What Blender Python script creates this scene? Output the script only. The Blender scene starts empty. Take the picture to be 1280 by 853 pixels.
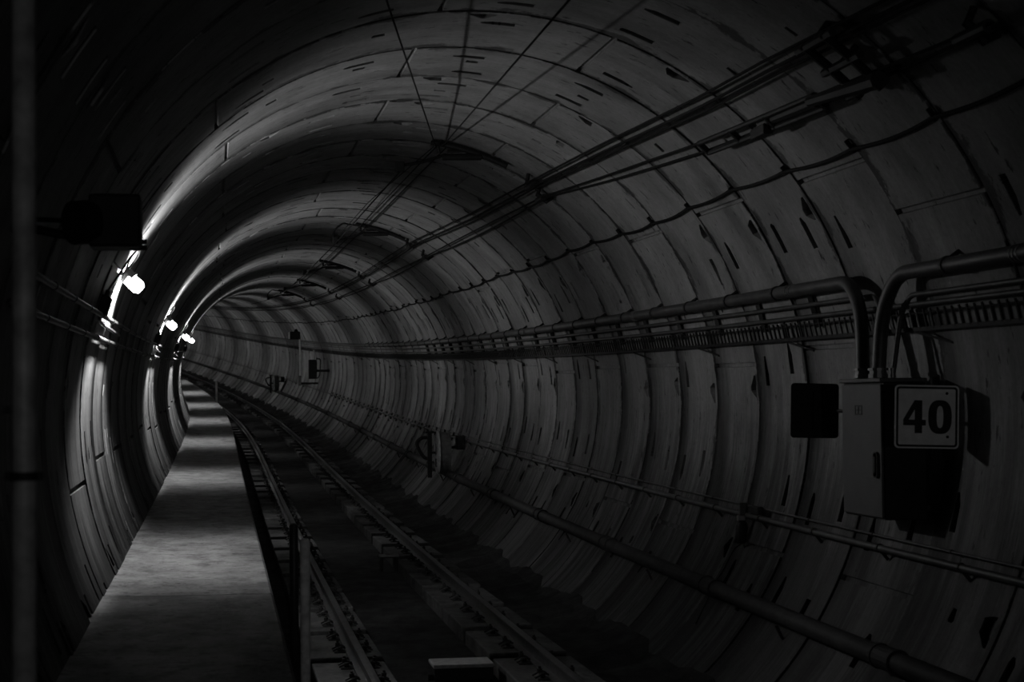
import bpy, bmesh, math, random
from mathutils import Vector, Matrix
PI = math.pi
rnd = random.Random(7)
sc = bpy.context.scene
COL = sc.collection

# ------------------------------------------------------------------ track alignment
R_CURVE, S0, RAMP = 540.873, 41.111, 30.802       # straight, then a curve to the left
G0, KV = 0.00244, 0.00048                          # gentle rise
UT, ZT, RT = 0.06254, 2.09866, 3.19693             # tunnel centre and inner radius
SA, RW = 18.88241, 1.55086                         # a ring joint, ring width
WE, WZ, CANT = -1.56738, 0.75187, 0.0636           # walkway edge / height, rail cant
DS = 0.1
def head(s):
    t = min(max(s - S0, 0), RAMP); ex = max(s - S0 - RAMP, 0)
    return t * t / (2 * RAMP * R_CURVE) + ex / R_CURVE
_tab = {}
def _build():
    n0, n1 = -400, 2600
    x = y = 0.0
    _tab[0] = (0.0, 0.0)
    for i in range(1, n1):
        th = (head((i - 1) * DS) + head(i * DS)) / 2
        x -= math.sin(th) * DS; y += math.cos(th) * DS
        _tab[i] = (x, y)
    for i in range(-1, n0, -1):
        _tab[i] = (0.0, i * DS)
_build()
def P(s, u, z):
    i = math.floor(s / DS); f = s / DS - i
    a, b = _tab[i], _tab[i + 1]
    x = a[0] + (b[0] - a[0]) * f; y = a[1] + (b[1] - a[1]) * f
    th = head(s); sp = max(s, 0)
    return Vector((x + u * math.cos(th), y + u * math.sin(th), G0 * s + KV * sp * sp / 2 + z))
def circ(ang, inset=0.0):
    return UT + (RT - inset) * math.cos(ang), ZT + (RT - inset) * math.sin(ang)
def PW(s, ang, inset=0.0):
    u, z = circ(ang, inset)
    return P(s, u, z)

# ------------------------------------------------------------------ object helpers
def obj(name, bm, mat, parent=None, loc=None, rz=0.0, smooth=False, local=False):
    """link bm as one mesh. Top level: geometry in world space is re-based on loc (or its own centre)."""
    if not local and parent is None:
        if loc is None:
            lo = Vector((1e9,) * 3); hi = Vector((-1e9,) * 3)
            for v in bm.verts:
                for k in range(3):
                    lo[k] = min(lo[k], v.co[k]); hi[k] = max(hi[k], v.co[k])
            loc = Vector(((lo.x + hi.x) / 2, (lo.y + hi.y) / 2, lo.z))
        for v in bm.verts: v.co -= loc
    bmesh.ops.recalc_face_normals(bm, faces=bm.faces)
    me = bpy.data.meshes.new(name)
    bm.to_mesh(me); bm.free()
    if smooth:
        for p in me.polygons: p.use_smooth = True
    o = bpy.data.objects.new(name, me); COL.objects.link(o)
    for m in (mat if isinstance(mat, (list, tuple)) else [mat]): me.materials.append(m)
    if parent is not None: o.parent = parent
    elif loc is not None:
        o.location = loc; o.rotation_euler.z = rz
    return o
def tag(o, label=None, cat=None, group=None, kind=None):
    if label: o['label'] = label
    if cat: o['category'] = cat
    if group: o['group'] = group
    if kind: o['kind'] = kind
    return o
def thing(name, label, cat, loc, rz=0.0, group=None):
    o = bpy.data.objects.new(name, None); COL.objects.link(o)
    o.empty_display_size = 0.1
    o.location = loc; o.rotation_euler.z = rz
    return tag(o, label, cat, group)
def at(name, label, cat, s, u, z, group=None):
    return thing(name, label, cat, P(s, u, z), head(s), group)
def copy_tree(src, loc, rz, label=None):
    r = src.copy(); COL.objects.link(r); r.location = loc; r.rotation_euler.z = rz
    if label: r['label'] = label
    for ch in list(src.children):
        c = ch.copy(); COL.objects.link(c); c.parent = r
        for g in list(ch.children):
            d = g.copy(); COL.objects.link(d); d.parent = c
    return r

# ------------------------------------------------------------------ shape helpers
def BM(): return bmesh.new()
def box(bm, lo, hi, bevel=0.0, M=None):
    lo = Vector(lo); hi = Vector(hi)
    r = bmesh.ops.create_cube(bm, size=1.0)
    vs = r['verts']; c = (lo + hi) / 2; d = hi - lo
    for v in vs: v.co = Vector((v.co.x * d.x, v.co.y * d.y, v.co.z * d.z)) + c
    if bevel > 0:
        es = list({e for v in vs for e in v.link_edges})
        rr = bmesh.ops.bevel(bm, geom=es, offset=bevel, segments=2, profile=0.5, affect='EDGES')
        vs = list({v for f in rr['faces'] for v in f.verts} | {v for v in vs if v.is_valid})
    if M is not None:
        for v in vs: v.co = M @ v.co
    return vs
def frame_for(d):
    d = d.normalized()
    a = Vector((0, 0, 1)) if abs(d.z) < 0.9 else Vector((1, 0, 0))
    x = d.cross(a).normalized(); y = x.cross(d).normalized()
    return x, y
def tube(bm, pts, r, n=10, caps=True, closed=False):
    pts = [Vector(p) for p in pts]
    rings = []; X = None
    N = len(pts)
    for i, p in enumerate(pts):
        if closed: d = pts[(i + 1) % N] - pts[i - 1]
        else: d = pts[min(i + 1, N - 1)] - pts[max(i - 1, 0)]
        d.normalize()
        if X is None: X, Y = frame_for(d)
        else:
            X = (X - d * X.dot(d)).normalized(); Y = X.cross(d)
        rr = r[i] if isinstance(r, (list, tuple)) else r
        rings.append([bm.verts.new(p + X * (rr * math.cos(2 * PI * k / n)) + Y * (rr * math.sin(2 * PI * k / n))) for k in range(n)])
    M = N if closed else N - 1
    for i in range(M):
        a, b = rings[i], rings[(i + 1) % N]
        for k in range(n): bm.faces.new((a[k], a[(k + 1) % n], b[(k + 1) % n], b[k]))
    if caps and not closed:
        bm.faces.new(rings[0][::-1]); bm.faces.new(rings[-1])
def lathe(bm, prof, origin, axis, n=24):
    """prof: list of (t along the axis, radius)"""
    o = Vector(origin); d = Vector(axis).normalized(); X, Y = frame_for(d)
    rings = []
    for t, r in prof:
        if r < 1e-6: rings.append([bm.verts.new(o + d * t)])
        else: rings.append([bm.verts.new(o + d * t + X * (r * math.cos(2 * PI * k / n)) + Y * (r * math.sin(2 * PI * k / n))) for k in range(n)])
    for a, b in zip(rings, rings[1:]):
        for k in range(n):
            k2 = (k + 1) % n
            if len(a) == 1 and len(b) == 1: continue
            if len(a) == 1: bm.faces.new((a[0], b[k], b[k2]))
            elif len(b) == 1: bm.faces.new((a[k], a[k2], b[0]))
            else: bm.faces.new((a[k], a[k2], b[k2], b[k]))
def prism(bm, poly, axis_fn, t0, t1):
    """extrude a 2-D polygon; axis_fn(x, y, t) -> Vector"""
    a = [bm.verts.new(axis_fn(x, y, t0)) for x, y in poly]
    b = [bm.verts.new(axis_fn(x, y, t1)) for x, y in poly]
    n = len(poly)
    bm.faces.new(a[::-1]); bm.faces.new(b)
    for i in range(n): bm.faces.new((a[i], a[(i + 1) % n], b[(i + 1) % n], b[i]))
def ring_prism(bm, outer, inner, axis_fn, t0, t1):
    n = len(outer)
    A = [[bm.verts.new(axis_fn(x, y, t)) for x, y in poly] for t in (t0, t1) for poly in (outer, inner)]
    o0, i0, o1, i1 = A
    for i in range(n):
        j = (i + 1) % n
        bm.faces.new((o0[i], i0[i], i0[j], o0[j])); bm.faces.new((o1[i], o1[j], i1[j], i1[i]))
        bm.faces.new((o0[i], o0[j], o1[j], o1[i])); bm.faces.new((i0[i], i1[i], i1[j], i0[j]))
def rrect(w, h, r, n=6):
    pts = []
    for cx, cy, a0 in ((w / 2 - r, h / 2 - r, 0), (-w / 2 + r, h / 2 - r, PI / 2), (-w / 2 + r, -h / 2 + r, PI), (w / 2 - r, -h / 2 + r, 1.5 * PI)):
        for k in range(n + 1):
            a = a0 + PI / 2 * k / n
            pts.append((cx + r * math.cos(a), cy + r * math.sin(a)))
    return pts
def srange(a, b, step):
    n = max(1, int(round(abs(b - a) / step)))
    return [a + (b - a) * i / n for i in range(n + 1)]
def sweep(bm, prof, ss, closed=False):
    """prof: function s -> list of (u, z)"""
    rows = [[bm.verts.new(P(s, u, z)) for u, z in prof(s)] for s in ss]
    for a, b in zip(rows, rows[1:]):
        m = len(a)
        for k in range(m if closed else m - 1):
            k2 = (k + 1) % m
            bm.faces.new((a[k], a[k2], b[k2], b[k]))
    if closed:
        bm.faces.new(rows[0][::-1]); bm.faces.new(rows[-1])
def smooth_pts(pts, n=6):
    """Catmull-Rom through pts"""
    pts = [Vector(p) for p in pts]; out = []
    for i in range(len(pts) - 1):
        p0 = pts[max(i - 1, 0)]; p1 = pts[i]; p2 = pts[i + 1]; p3 = pts[min(i + 2, len(pts) - 1)]
        for k in range(n):
            t = k / n
            out.append(0.5 * ((2 * p1) + (p2 - p0) * t + (2 * p0 - 5 * p1 + 4 * p2 - p3) * t * t + (3 * p1 - p0 - 3 * p2 + p3) * t ** 3))
    out.append(pts[-1]); return out

# ------------------------------------------------------------------ materials
class NT:
    def __init__(self, name):
        self.m = bpy.data.materials.new(name); self.m.use_nodes = True
        self.t = self.m.node_tree; self.n = self.t.nodes; self.l = self.t.links
        self.b = self.n['Principled BSDF']
    def new(self, typ, **kw):
        x = self.n.new(typ)
        for k, v in kw.items(): setattr(x, k, v)
        return x
    def link(self, a, b): self.l.new(a, b)
    def math(self, op, a, b=None, c=None, clamp=False):
        x = self.new('ShaderNodeMath', operation=op, use_clamp=clamp)
        for i, v in enumerate((a, b, c)):
            if v is None: continue
            if isinstance(v, (int, float)): x.inputs[i].default_value = v
            else: self.link(v, x.inputs[i])
        return x.outputs[0]
    def noise(self, vec, scale, detail=4, rough=0.55):
        x = self.new('ShaderNodeTexNoise'); x.inputs['Scale'].default_value = scale
        x.inputs['Detail'].default_value = detail; x.inputs['Roughness'].default_value = rough
        self.link(vec, x.inputs['Vector']); return x.outputs['Fac']
    def scale(self, vec, s):
        x = self.new('ShaderNodeVectorMath', operation='MULTIPLY'); x.inputs[1].default_value = s
        self.link(vec, x.inputs[0]); return x.outputs[0]
    def ramp(self, f, a, b, lo=0.0, hi=1.0, smooth=True):
        x = self.new('ShaderNodeMapRange', interpolation_type='SMOOTHSTEP' if smooth else 'LINEAR')
        x.inputs[1].default_value = a; x.inputs[2].default_value = b
        x.inputs[3].default_value = lo; x.inputs[4].default_value = hi
        self.link(f, x.inputs[0]); return x.outputs[0]
    def grey(self, f):
        x = self.new('ShaderNodeCombineColor')
        for i in range(3): self.link(f, x.inputs[i])
        return x.outputs[0]
    def bump(self, h, strength, dist):
        x = self.new('ShaderNodeBump'); x.inputs['Strength'].default_value = strength; x.inputs['Distance'].default_value = dist
        self.link(h, x.inputs['Height']); self.link(x.outputs[0], self.b.inputs['Normal'])
def simple(name, g, rough=0.6, metal=0.0, var=0.25, nscale=12.0, bump=0.0, spec=0.4):
    t = NT(name)
    tc = t.new('ShaderNodeTexCoord').outputs['Object']
    n = t.noise(tc, nscale, 5)
    f = t.ramp(n, 0.3, 0.7, g * (1 - var), g * (1 + var), False)
    t.link(t.grey(f), t.b.inputs['Base Color'])
    t.b.inputs['Roughness'].default_value = rough; t.b.inputs['Metallic'].default_value = metal
    t.b.inputs['Specular IOR Level'].default_value = spec
    if bump: t.bump(n, bump, 0.01)
    return t.m

def lining_material():
    t = NT('lining_concrete')
    uv = t.new('ShaderNodeUVMap').outputs[0]                  # x: metres round the ring, y: ring number
    sep = t.new('ShaderNodeSeparateXYZ'); t.link(uv, sep.inputs[0])
    ux, uy = sep.outputs[0], sep.outputs[1]
    pos = t.new('ShaderNodeNewGeometry').outputs['Position']
    sp = t.new('ShaderNodeSeparateXYZ'); t.link(pos, sp.inputs[0])
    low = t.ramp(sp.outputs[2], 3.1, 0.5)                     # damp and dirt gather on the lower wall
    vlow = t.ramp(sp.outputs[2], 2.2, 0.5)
    ring = t.math('FLOOR', uy); fr = t.math('FRACT', uy)
    wn = t.new('ShaderNodeTexWhiteNoise', noise_dimensions='1D'); t.link(ring, wn.inputs['W'])
    ringv = t.ramp(wn.outputs['Value'], 0, 1, 0.74, 1.12, False)
    vec = t.scale(uv, (1.0, RW, 1.0))
    blot = t.noise(vec, 1.3, 6, 0.6)
    fine = t.noise(vec, 22.0, 4, 0.6)
    strk = t.noise(t.scale(uv, (0.6, 9.0, 1.0)), 1.0, 6, 0.72)      # streaks running round the ring
    strk2 = t.noise(t.scale(uv, (1.6, 46.0, 1.0)), 1.0, 3, 0.6)
    damp = t.noise(t.scale(uv, (0.22, 2.3, 1.0)), 1.0, 3, 0.6)
    base = t.ramp(blot, 0.28, 0.72, 0.20, 0.38, False)
    base = t.math('MULTIPLY', base, ringv)
    s1 = t.ramp(strk, 0.38, 0.66, 1.0, 0.0)                  # 1 = dark streak
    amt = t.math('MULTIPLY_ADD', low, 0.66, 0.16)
    k1 = t.math('SUBTRACT', 1.0, t.math('MULTIPLY', s1, amt))
    s2 = t.ramp(strk2, 0.36, 0.58, 1.0, 0.0)
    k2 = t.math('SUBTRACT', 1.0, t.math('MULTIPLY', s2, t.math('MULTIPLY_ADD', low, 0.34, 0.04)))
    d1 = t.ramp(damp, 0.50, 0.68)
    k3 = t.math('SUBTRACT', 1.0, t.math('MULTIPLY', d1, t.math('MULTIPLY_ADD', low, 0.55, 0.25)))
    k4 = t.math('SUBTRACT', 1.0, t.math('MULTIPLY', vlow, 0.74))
    # grime along the ring joints, uneven
    dj = t.math('MINIMUM', fr, t.math('SUBTRACT', 1.0, fr))
    jn = t.noise(t.scale(uv, (1.1, 2.0, 1.0)), 2.0, 5, 0.7)
    wj = t.ramp(jn, 0.40, 0.70, 0.012, 0.15)
    gj = t.math('SUBTRACT', 1.0, t.math('DIVIDE', dj, wj), clamp=True)
    k5 = t.math('SUBTRACT', 1.0, t.math('MULTIPLY', t.ramp(gj, 0.0, 0.5), 0.75))
    # a broad dark band beside some joints, strongest on the lower wall
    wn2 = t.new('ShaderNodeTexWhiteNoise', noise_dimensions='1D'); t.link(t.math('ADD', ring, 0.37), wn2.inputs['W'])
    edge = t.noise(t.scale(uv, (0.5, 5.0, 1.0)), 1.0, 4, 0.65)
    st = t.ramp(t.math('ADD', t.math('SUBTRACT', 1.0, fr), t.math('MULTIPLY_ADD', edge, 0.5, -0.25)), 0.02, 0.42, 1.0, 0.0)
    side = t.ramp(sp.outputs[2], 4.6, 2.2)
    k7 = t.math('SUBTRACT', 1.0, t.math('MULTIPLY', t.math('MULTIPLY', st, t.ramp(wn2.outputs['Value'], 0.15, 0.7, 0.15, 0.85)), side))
    pit = t.noise(t.scale(uv, (1.0, 4.5, 1.0)), 4.2, 4, 0.6)
    k8 = t.math('SUBTRACT', 1.0, t.math('MULTIPLY', t.ramp(pit, 0.645, 0.68), 0.8))
    # chips and scars
    ch = t.noise(t.scale(uv, (2.2, 9.0, 1.0)), 1.6, 6, 0.7)
    k6 = t.math('SUBTRACT', 1.0, t.math('MULTIPLY', t.ramp(ch, 0.615, 0.65), 0.82))
    f = base
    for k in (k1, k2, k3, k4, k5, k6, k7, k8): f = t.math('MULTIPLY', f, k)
    f = t.math('MULTIPLY', f, t.ramp(fine, 0.3, 0.7, 0.85, 1.12, False))
    t.link(t.grey(f), t.b.inputs['Base Color'])
    t.link(t.ramp(damp, 0.45, 0.7, 0.78, 0.5), t.b.inputs['Roughness'])
    t.b.inputs['Specular IOR Level'].default_value = 0.25
    h = t.math('ADD', t.math('MULTIPLY', fine, 0.4), t.math('ADD', strk2, t.math('MULTIPLY', k6, 1.5)))
    t.bump(h, 0.35, 0.01)
    return t.m
def slab_material(name, a, b, joint=None, rough=0.8, slabs=False, spec=0.3):
    t = NT(name)
    pos = t.new('ShaderNodeNewGeometry').outputs['Position']
    n1 = t.noise(t.scale(pos, (1.0, 0.7, 1.0)), 3.0, 6, 0.66)
    n2 = t.noise(t.scale(pos, (1.0, 0.5, 1.0)), 5.0, 7, 0.7)
    n3 = t.noise(pos, 30.0, 4, 0.6)
    f = t.ramp(n1, 0.28, 0.72, a, b, False)
    f = t.math('MULTIPLY', f, t.ramp(n2, 0.36, 0.52, 0.58, 1.0))
    f = t.math('MULTIPLY', f, t.ramp(n3, 0.3, 0.7, 0.82, 1.12, False))
    if slabs:                                                  # each cast length of the walkway has its own tone
        q = t.new('ShaderNodeSeparateXYZ'); t.link(pos, q.inputs[0])
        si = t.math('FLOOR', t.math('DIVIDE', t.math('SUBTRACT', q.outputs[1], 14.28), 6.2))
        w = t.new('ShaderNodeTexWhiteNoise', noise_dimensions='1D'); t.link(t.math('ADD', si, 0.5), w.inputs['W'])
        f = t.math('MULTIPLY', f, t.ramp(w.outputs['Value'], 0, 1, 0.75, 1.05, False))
        f = t.math('MULTIPLY', f, t.ramp(si, -1.5, -0.5, 0.22, 1.0, False))     # lamp falloff put into the colour: the near length is darkened
        sp2 = t.noise(pos, 9.0, 5, 0.75)
        f = t.math('MULTIPLY', f, t.ramp(sp2, 0.57, 0.62, 1.0, 0.42))
    t.link(t.grey(f), t.b.inputs['Base Color'])
    t.link(t.ramp(n1, 0.3, 0.7, rough, rough - 0.2), t.b.inputs['Roughness'])
    t.b.inputs['Specular IOR Level'].default_value = spec
    t.bump(t.math('ADD', n3, t.math('MULTIPLY', n2, 1.5)), 0.5, 0.012)
    return t.m
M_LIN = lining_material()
M_POCK = simple('pocket_dark', 0.05, 0.9, var=0.5)  # darker tone for deep pocket floors and ring grooves
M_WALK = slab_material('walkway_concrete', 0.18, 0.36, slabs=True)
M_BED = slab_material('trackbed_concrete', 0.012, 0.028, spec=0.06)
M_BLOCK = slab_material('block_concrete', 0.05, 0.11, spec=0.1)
M_RAIL = simple('rail_steel', 0.13, 0.36, 0.85, 0.3, 9.0)
M_IRON = simple('dark_iron', 0.025, 0.6, 0.3, 0.4, 20.0)
M_GALV = simple('galvanised_steel', 0.17, 0.45, 0.6, 0.25, 8.0)
M_COND = simple('conduit_steel', 0.055, 0.5, 0.3, 0.35, 6.0)
M_PIPE = simple('dark_pipe', 0.020, 0.7, 0.0, 0.4, 5.0, spec=0.2)
M_CABLE = simple('black_cable', 0.010, 0.8, 0.0, 0.3, 30.0, spec=0.1)
M_WIRE = simple('contact_wire_metal', 0.012, 0.8, 0.0, 0.3, 30.0, spec=0.1)
M_BLACK = simple('black_paint', 0.010, 0.6, 0.0, 0.3, 10.0, spec=0.25)
M_CAB = simple('cabinet_paint', 0.045, 0.5, 0.0, 0.2, 5.0)
M_POLE = simple('pole_steel', 0.42, 0.55, 0.15, 0.35, 18.0)
M_POST = simple('post_steel', 0.85, 0.6, 0.0, 0.35, 18.0)
M_WHITE = simple('sign_white', 0.78, 0.5, 0.0, 0.12, 14.0)
M_COVER = simple('reel_cover_paint', 0.33, 0.55, 0.0, 0.5, 9.0)
M_DRUM = simple('reel_drum_paint', 0.10, 0.6, 0.0, 0.4, 7.0)
M_BALISE = simple('balise_top', 0.30, 0.6, 0.0, 0.3, 20.0)
M_RUBBER = simple('joint_rubber', 0.01, 0.9, 0.0, 0.3, 20.0)
def emit(name, strength):
    t = NT(name)
    t.b.inputs['Base Color'].default_value = (0.9, 0.9, 0.9, 1)
    t.b.inputs['Emission Color'].default_value = (1, 1, 1, 1)
    t.b.inputs['Emission Strength'].default_value = strength
    return t.m
def glowing_glass(name, strength):
    t = NT(name); t.n.remove(t.b)
    tr = t.new('ShaderNodeBsdfTransparent'); em = t.new('ShaderNodeEmission'); ad = t.new('ShaderNodeAddShader')
    em.inputs[1].default_value = strength
    t.link(tr.outputs[0], ad.inputs[0]); t.link(em.outputs[0], ad.inputs[1])
    t.link(ad.outputs[0], t.n['Material Output'].inputs[0])
    return t.m
M_LAMP = glowing_glass('lamp_glass', 6.0)

# ------------------------------------------------------------------ tunnel lining
def lining(name, a_lo, a_hi):
    bm = BM(); uvl = bm.loops.layers.uv.new('UVMap')
    def quad(vs, uvs, mi=0):
        f = bm.faces.new(vs); f.material_index = mi
        for lp, q in zip(f.loops, uvs): lp[uvl].uv = q
        return f
    for j in range(-33, 140):
        s_start = SA + j * RW
        detail = -7 <= j <= 24
        rr = random.Random(1000 + j)
        dr = rr.uniform(-0.007, 0.007); ecc = rr.uniform(-0.006, 0.006); eph = rr.uniform(0, 6.28)
        gw = rr.choice((0.02, 0.028, 0.035, 0.045)) / RW
        base_a = 0.66 + (0.52 if j % 2 else 0.0) + rr.uniform(-0.05, 0.05) + (0.30 if j in (-6, -5) else 0.0)
        aj = [base_a + k * 1.0472 for k in range(-3, 5)]               # joints between the segments of this ring
        jw = 0.007
        fr = [0.0, gw]
        cells = []                                                       # (a1, a2, f1, f2, depth, taper)
        if detail:
            fr += [0.07, 0.19, 0.25, 0.325, 0.40, 0.47, 0.54, 0.60, 0.76, 0.83]
            for k in range(-2, 8):
                a = 0.05 + 0.5 * k + rr.uniform(-0.02, 0.02)
                if rr.random() < 0.85: cells.append((a - 0.034, a + 0.034, 0.07, 0.19, 0.052, 'notch'))
            for k in range(-2, 11):
                a = 0.12 + 0.345 * k + rr.uniform(-0.03, 0.03)
                if rr.random() < 0.72: cells.append((a - 0.045, a + 0.045, 0.25, 0.325, 0.09, 'wedge'))
                a2 = a + rr.uniform(-0.05, 0.05)
                if rr.random() < 0.72: cells.append((a2 - 0.045, a2 + 0.045, 0.76, 0.83, 0.09, 'wedge'))
            for k in range(2, 9):
                a = 0.86 + 0.31 * (k - 2) + rr.uniform(-0.05, 0.05)
                f1, f2 = rr.choice(((0.40, 0.47), (0.54, 0.60)))
                if rr.random() < 0.6: cells.append((a - 0.018, a + 0.018, f1, f2, 0.07, 'square'))
            for k in range(-1, 5):
                a = 0.30 + 0.75 * k + rr.uniform(-0.1, 0.1)
                if rr.random() < 0.3: cells.append((a - 0.016, a + 0.016, 0.47, 0.54, 0.06, 'hole'))
        else:
            fr += [0.5]
        fr.append(1.0)
        fr = sorted(set(fr))
        step = 0.05 if detail else 0.07
        A = [a_lo + (a_hi - a_lo) * i / round((a_hi - a_lo) / step) for i in range(round((a_hi - a_lo) / step) + 1)]
        forced = [a_lo, a_hi]
        for a in aj: forced += [a - jw, a + jw]
        for c in cells: forced += [c[0], c[1]] + ([(c[0] + c[1]) / 2] if c[5] == 'notch' else [])
        forced = sorted(x for x in forced if a_lo <= x <= a_hi)
        keep = [a for a in A if all(abs(a - q) > 0.012 for q in forced)]
        A = sorted(keep + forced)
        B = [A[0]]
        for a in A[1:]:
            if a - B[-1] > 0.0035: B.append(a)
            elif a in (a_hi,): B[-1] = a
        A = B
        def near(x, arr): return min(range(len(arr)), key=lambda i: abs(arr[i] - x))
        depth = {}; shift = {}
        for (a1, a2, f1, f2, d, kind) in cells:
            if a1 < a_lo + 0.02 or a2 > a_hi - 0.02: continue
            i1, i2, k1, k2 = near(a1, A), near(a2, A), near(f1, fr), near(f2, fr)
            if any(a1 - 0.03 < q < a2 + 0.03 for q in aj): continue
            for i in range(i1, i2):
                for k in range(k1, k2): depth[i, k] = d
            w = (f2 - f1)
            flip = rr.random() < 0.3
            if kind == 'wedge':
                ie = i2 if not flip else i1
                shift[ie, k1] = 0.35 * w; shift[ie, k2] = -0.25 * w
            elif kind == 'notch':
                shift[i1, k2] = -0.80 * w; shift[i2, k2] = -0.70 * w
            elif kind == 'square':
                shift[i1, k1] = 0.1 * w
            else:
                for ie in (i1, i2):
                    shift[ie, k1] = 0.22 * w; shift[ie, k2] = -0.22 * w
        for i in range(len(A) - 1):
            am = (A[i] + A[i + 1]) / 2
            for k in range(len(fr) - 1):
                if k == 0: depth[i, k] = 0.05
                elif any(abs(am - q) < jw * 0.9 for q in aj): depth[i, k] = 0.035
        def rad(a): return RT + dr + ecc * math.cos(2 * a + eph)
        vc = {}
        def V(i, k, d):
            key = (i, k, d)
            if key not in vc:
                a = A[i]; f = fr[k] + shift.get((i, k), 0.0)
                r = rad(a) + d
                s = s_start + f * RW
                vc[key] = (bm.verts.new(P(s, UT + r * math.cos(a), ZT + r * math.sin(a))), (a * RT, j + f))
            return vc[key]
        nA, nF = len(A), len(fr)
        for i in range(nA - 1):
            for k in range(nF - 1):
                d = depth.get((i, k), 0.0)
                q = [V(i, k, d), V(i + 1, k, d), V(i + 1, k + 1, d), V(i, k + 1, d)]
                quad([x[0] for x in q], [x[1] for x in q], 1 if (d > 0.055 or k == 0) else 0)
                # side walls of recesses
                if i + 1 < nA - 1:
                    d2 = depth.get((i + 1, k), 0.0)
                    if d2 != d:
                        q = [V(i + 1, k, d), V(i + 1, k, d2), V(i + 1, k + 1, d2), V(i + 1, k + 1, d)]
                        quad([x[0] for x in q], [x[1] for x in q], 0)
                if k + 1 < nF - 1:
                    d2 = depth.get((i, k + 1), 0.0)
                    if d2 != d:
                        q = [V(i, k + 1, d), V(i, k + 1, d2), V(i + 1, k + 1, d2), V(i + 1, k + 1, d)]
                        quad([x[0] for x in q], [x[1] for x in q], 0)
        # face of the groove towards the next ring: step from full depth back to this ring
        for i in range(nA - 1):
            q = [V(i, nF - 1, 0.0), V(i + 1, nF - 1, 0.0), V(i + 1, nF - 1, 0.06), V(i, nF - 1, 0.06)]
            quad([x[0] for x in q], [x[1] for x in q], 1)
    me = bpy.data.meshes.new(name)
    bm.to_mesh(me); bm.free()
    o = bpy.data.objects.new(name, me); COL.objects.link(o)
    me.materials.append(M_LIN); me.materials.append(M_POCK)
    tag(o, kind='structure')
    return o
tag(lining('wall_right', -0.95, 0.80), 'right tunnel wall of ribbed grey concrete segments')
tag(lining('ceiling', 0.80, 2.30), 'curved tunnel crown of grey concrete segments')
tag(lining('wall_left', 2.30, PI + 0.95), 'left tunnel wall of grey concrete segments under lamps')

# trackbed
S_NEAR, S_FAR = -32.0, 235.0
bm = BM()
def bedprof(s):
    g = 0.03 * math.sin(s * 2.1) + 0.02 * math.sin(s * 5.3)
    return [(-1.70, -0.34), (-0.53, -0.33), (-0.475, -0.33), (-0.475, -0.205), (0.37, -0.175), (0.37, -0.29), (1.17, -0.27), (1.25, -0.42), (1.7, -0.40 + g), (2.06, -0.33 + g), (2.45, -0.15)]
sweep(bm, bedprof, srange(S_NEAR, S_FAR, 0.5))
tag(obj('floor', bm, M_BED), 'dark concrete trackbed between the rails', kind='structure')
# walkway with its slab joints
bm = BM()
b = 0.02
ss = []
JOINTS = [14.28 + 6.2 * k for k in range(-7, 16)]
for s in srange(S_NEAR, S_FAR, 0.5):
    if all(abs(s - q) > 0.1 for q in JOINTS): ss.append((s, 0))
for q in JOINTS: ss += [(q - 0.012, 0), (q - 0.010, 1), (q + 0.010, 1), (q + 0.012, 0)]
ss.sort()
rows = []
for s, g in ss:
    zt = WZ - (0.02 if g else 0.0)
    prof = [(-2.93, zt + 0.015), (-2.4, zt), (WE - b, zt), (WE, zt - b), (WE + 0.0, 0.3), (WE + 0.02, -0.36)]
    rows.append([bm.verts.new(P(s, u, z)) for u, z in prof])
for a, c in zip(rows, rows[1:]):
    for k in range(len(a) - 1): bm.faces.new((a[k], a[k + 1], c[k + 1], c[k]))
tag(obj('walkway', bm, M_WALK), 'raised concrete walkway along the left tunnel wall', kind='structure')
# far and near ends of the modelled bore
for nm, s in (('wall_back', -31.5), ('wall_front', 234.5)):
    bm = BM()
    vs = [bm.verts.new(P(s, UT + (RT + 0.1) * math.cos(a), ZT + (RT + 0.1) * math.sin(a))) for a in [2 * PI * k / 48 for k in range(48)]]
    bm.faces.new(vs)
    tag(obj(nm, bm, M_BED), 'end of the tunnel bore', kind='structure')

# ------------------------------------------------------------------ rails
def rail(name, uc, z0, label):
    bm = BM()
    half = [(0.034, 0.0), (0.036, -0.012), (0.034, -0.036), (0.010, -0.046), (0.010, -0.115), (0.062, -0.128), (0.065, -0.138)]
    prof = [(uc + x, z0 + z) for x, z in half] + [(uc - x, z0 + z) for x, z in half[::-1]]
    prof.insert(0, (uc, z0 + 0.003))
    sweep(bm, lambda s: prof, srange(S_NEAR + 2, S_FAR - 2, 1.0), closed=True)
    return tag(obj(name, bm, M_RAIL), label, 'rail', 'running rails of the track')
rail('rail', -0.755, 0.0, 'steel running rail nearer the raised walkway')
rail('rail', 0.755, CANT, 'steel running rail nearer the right tunnel wall')

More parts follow.
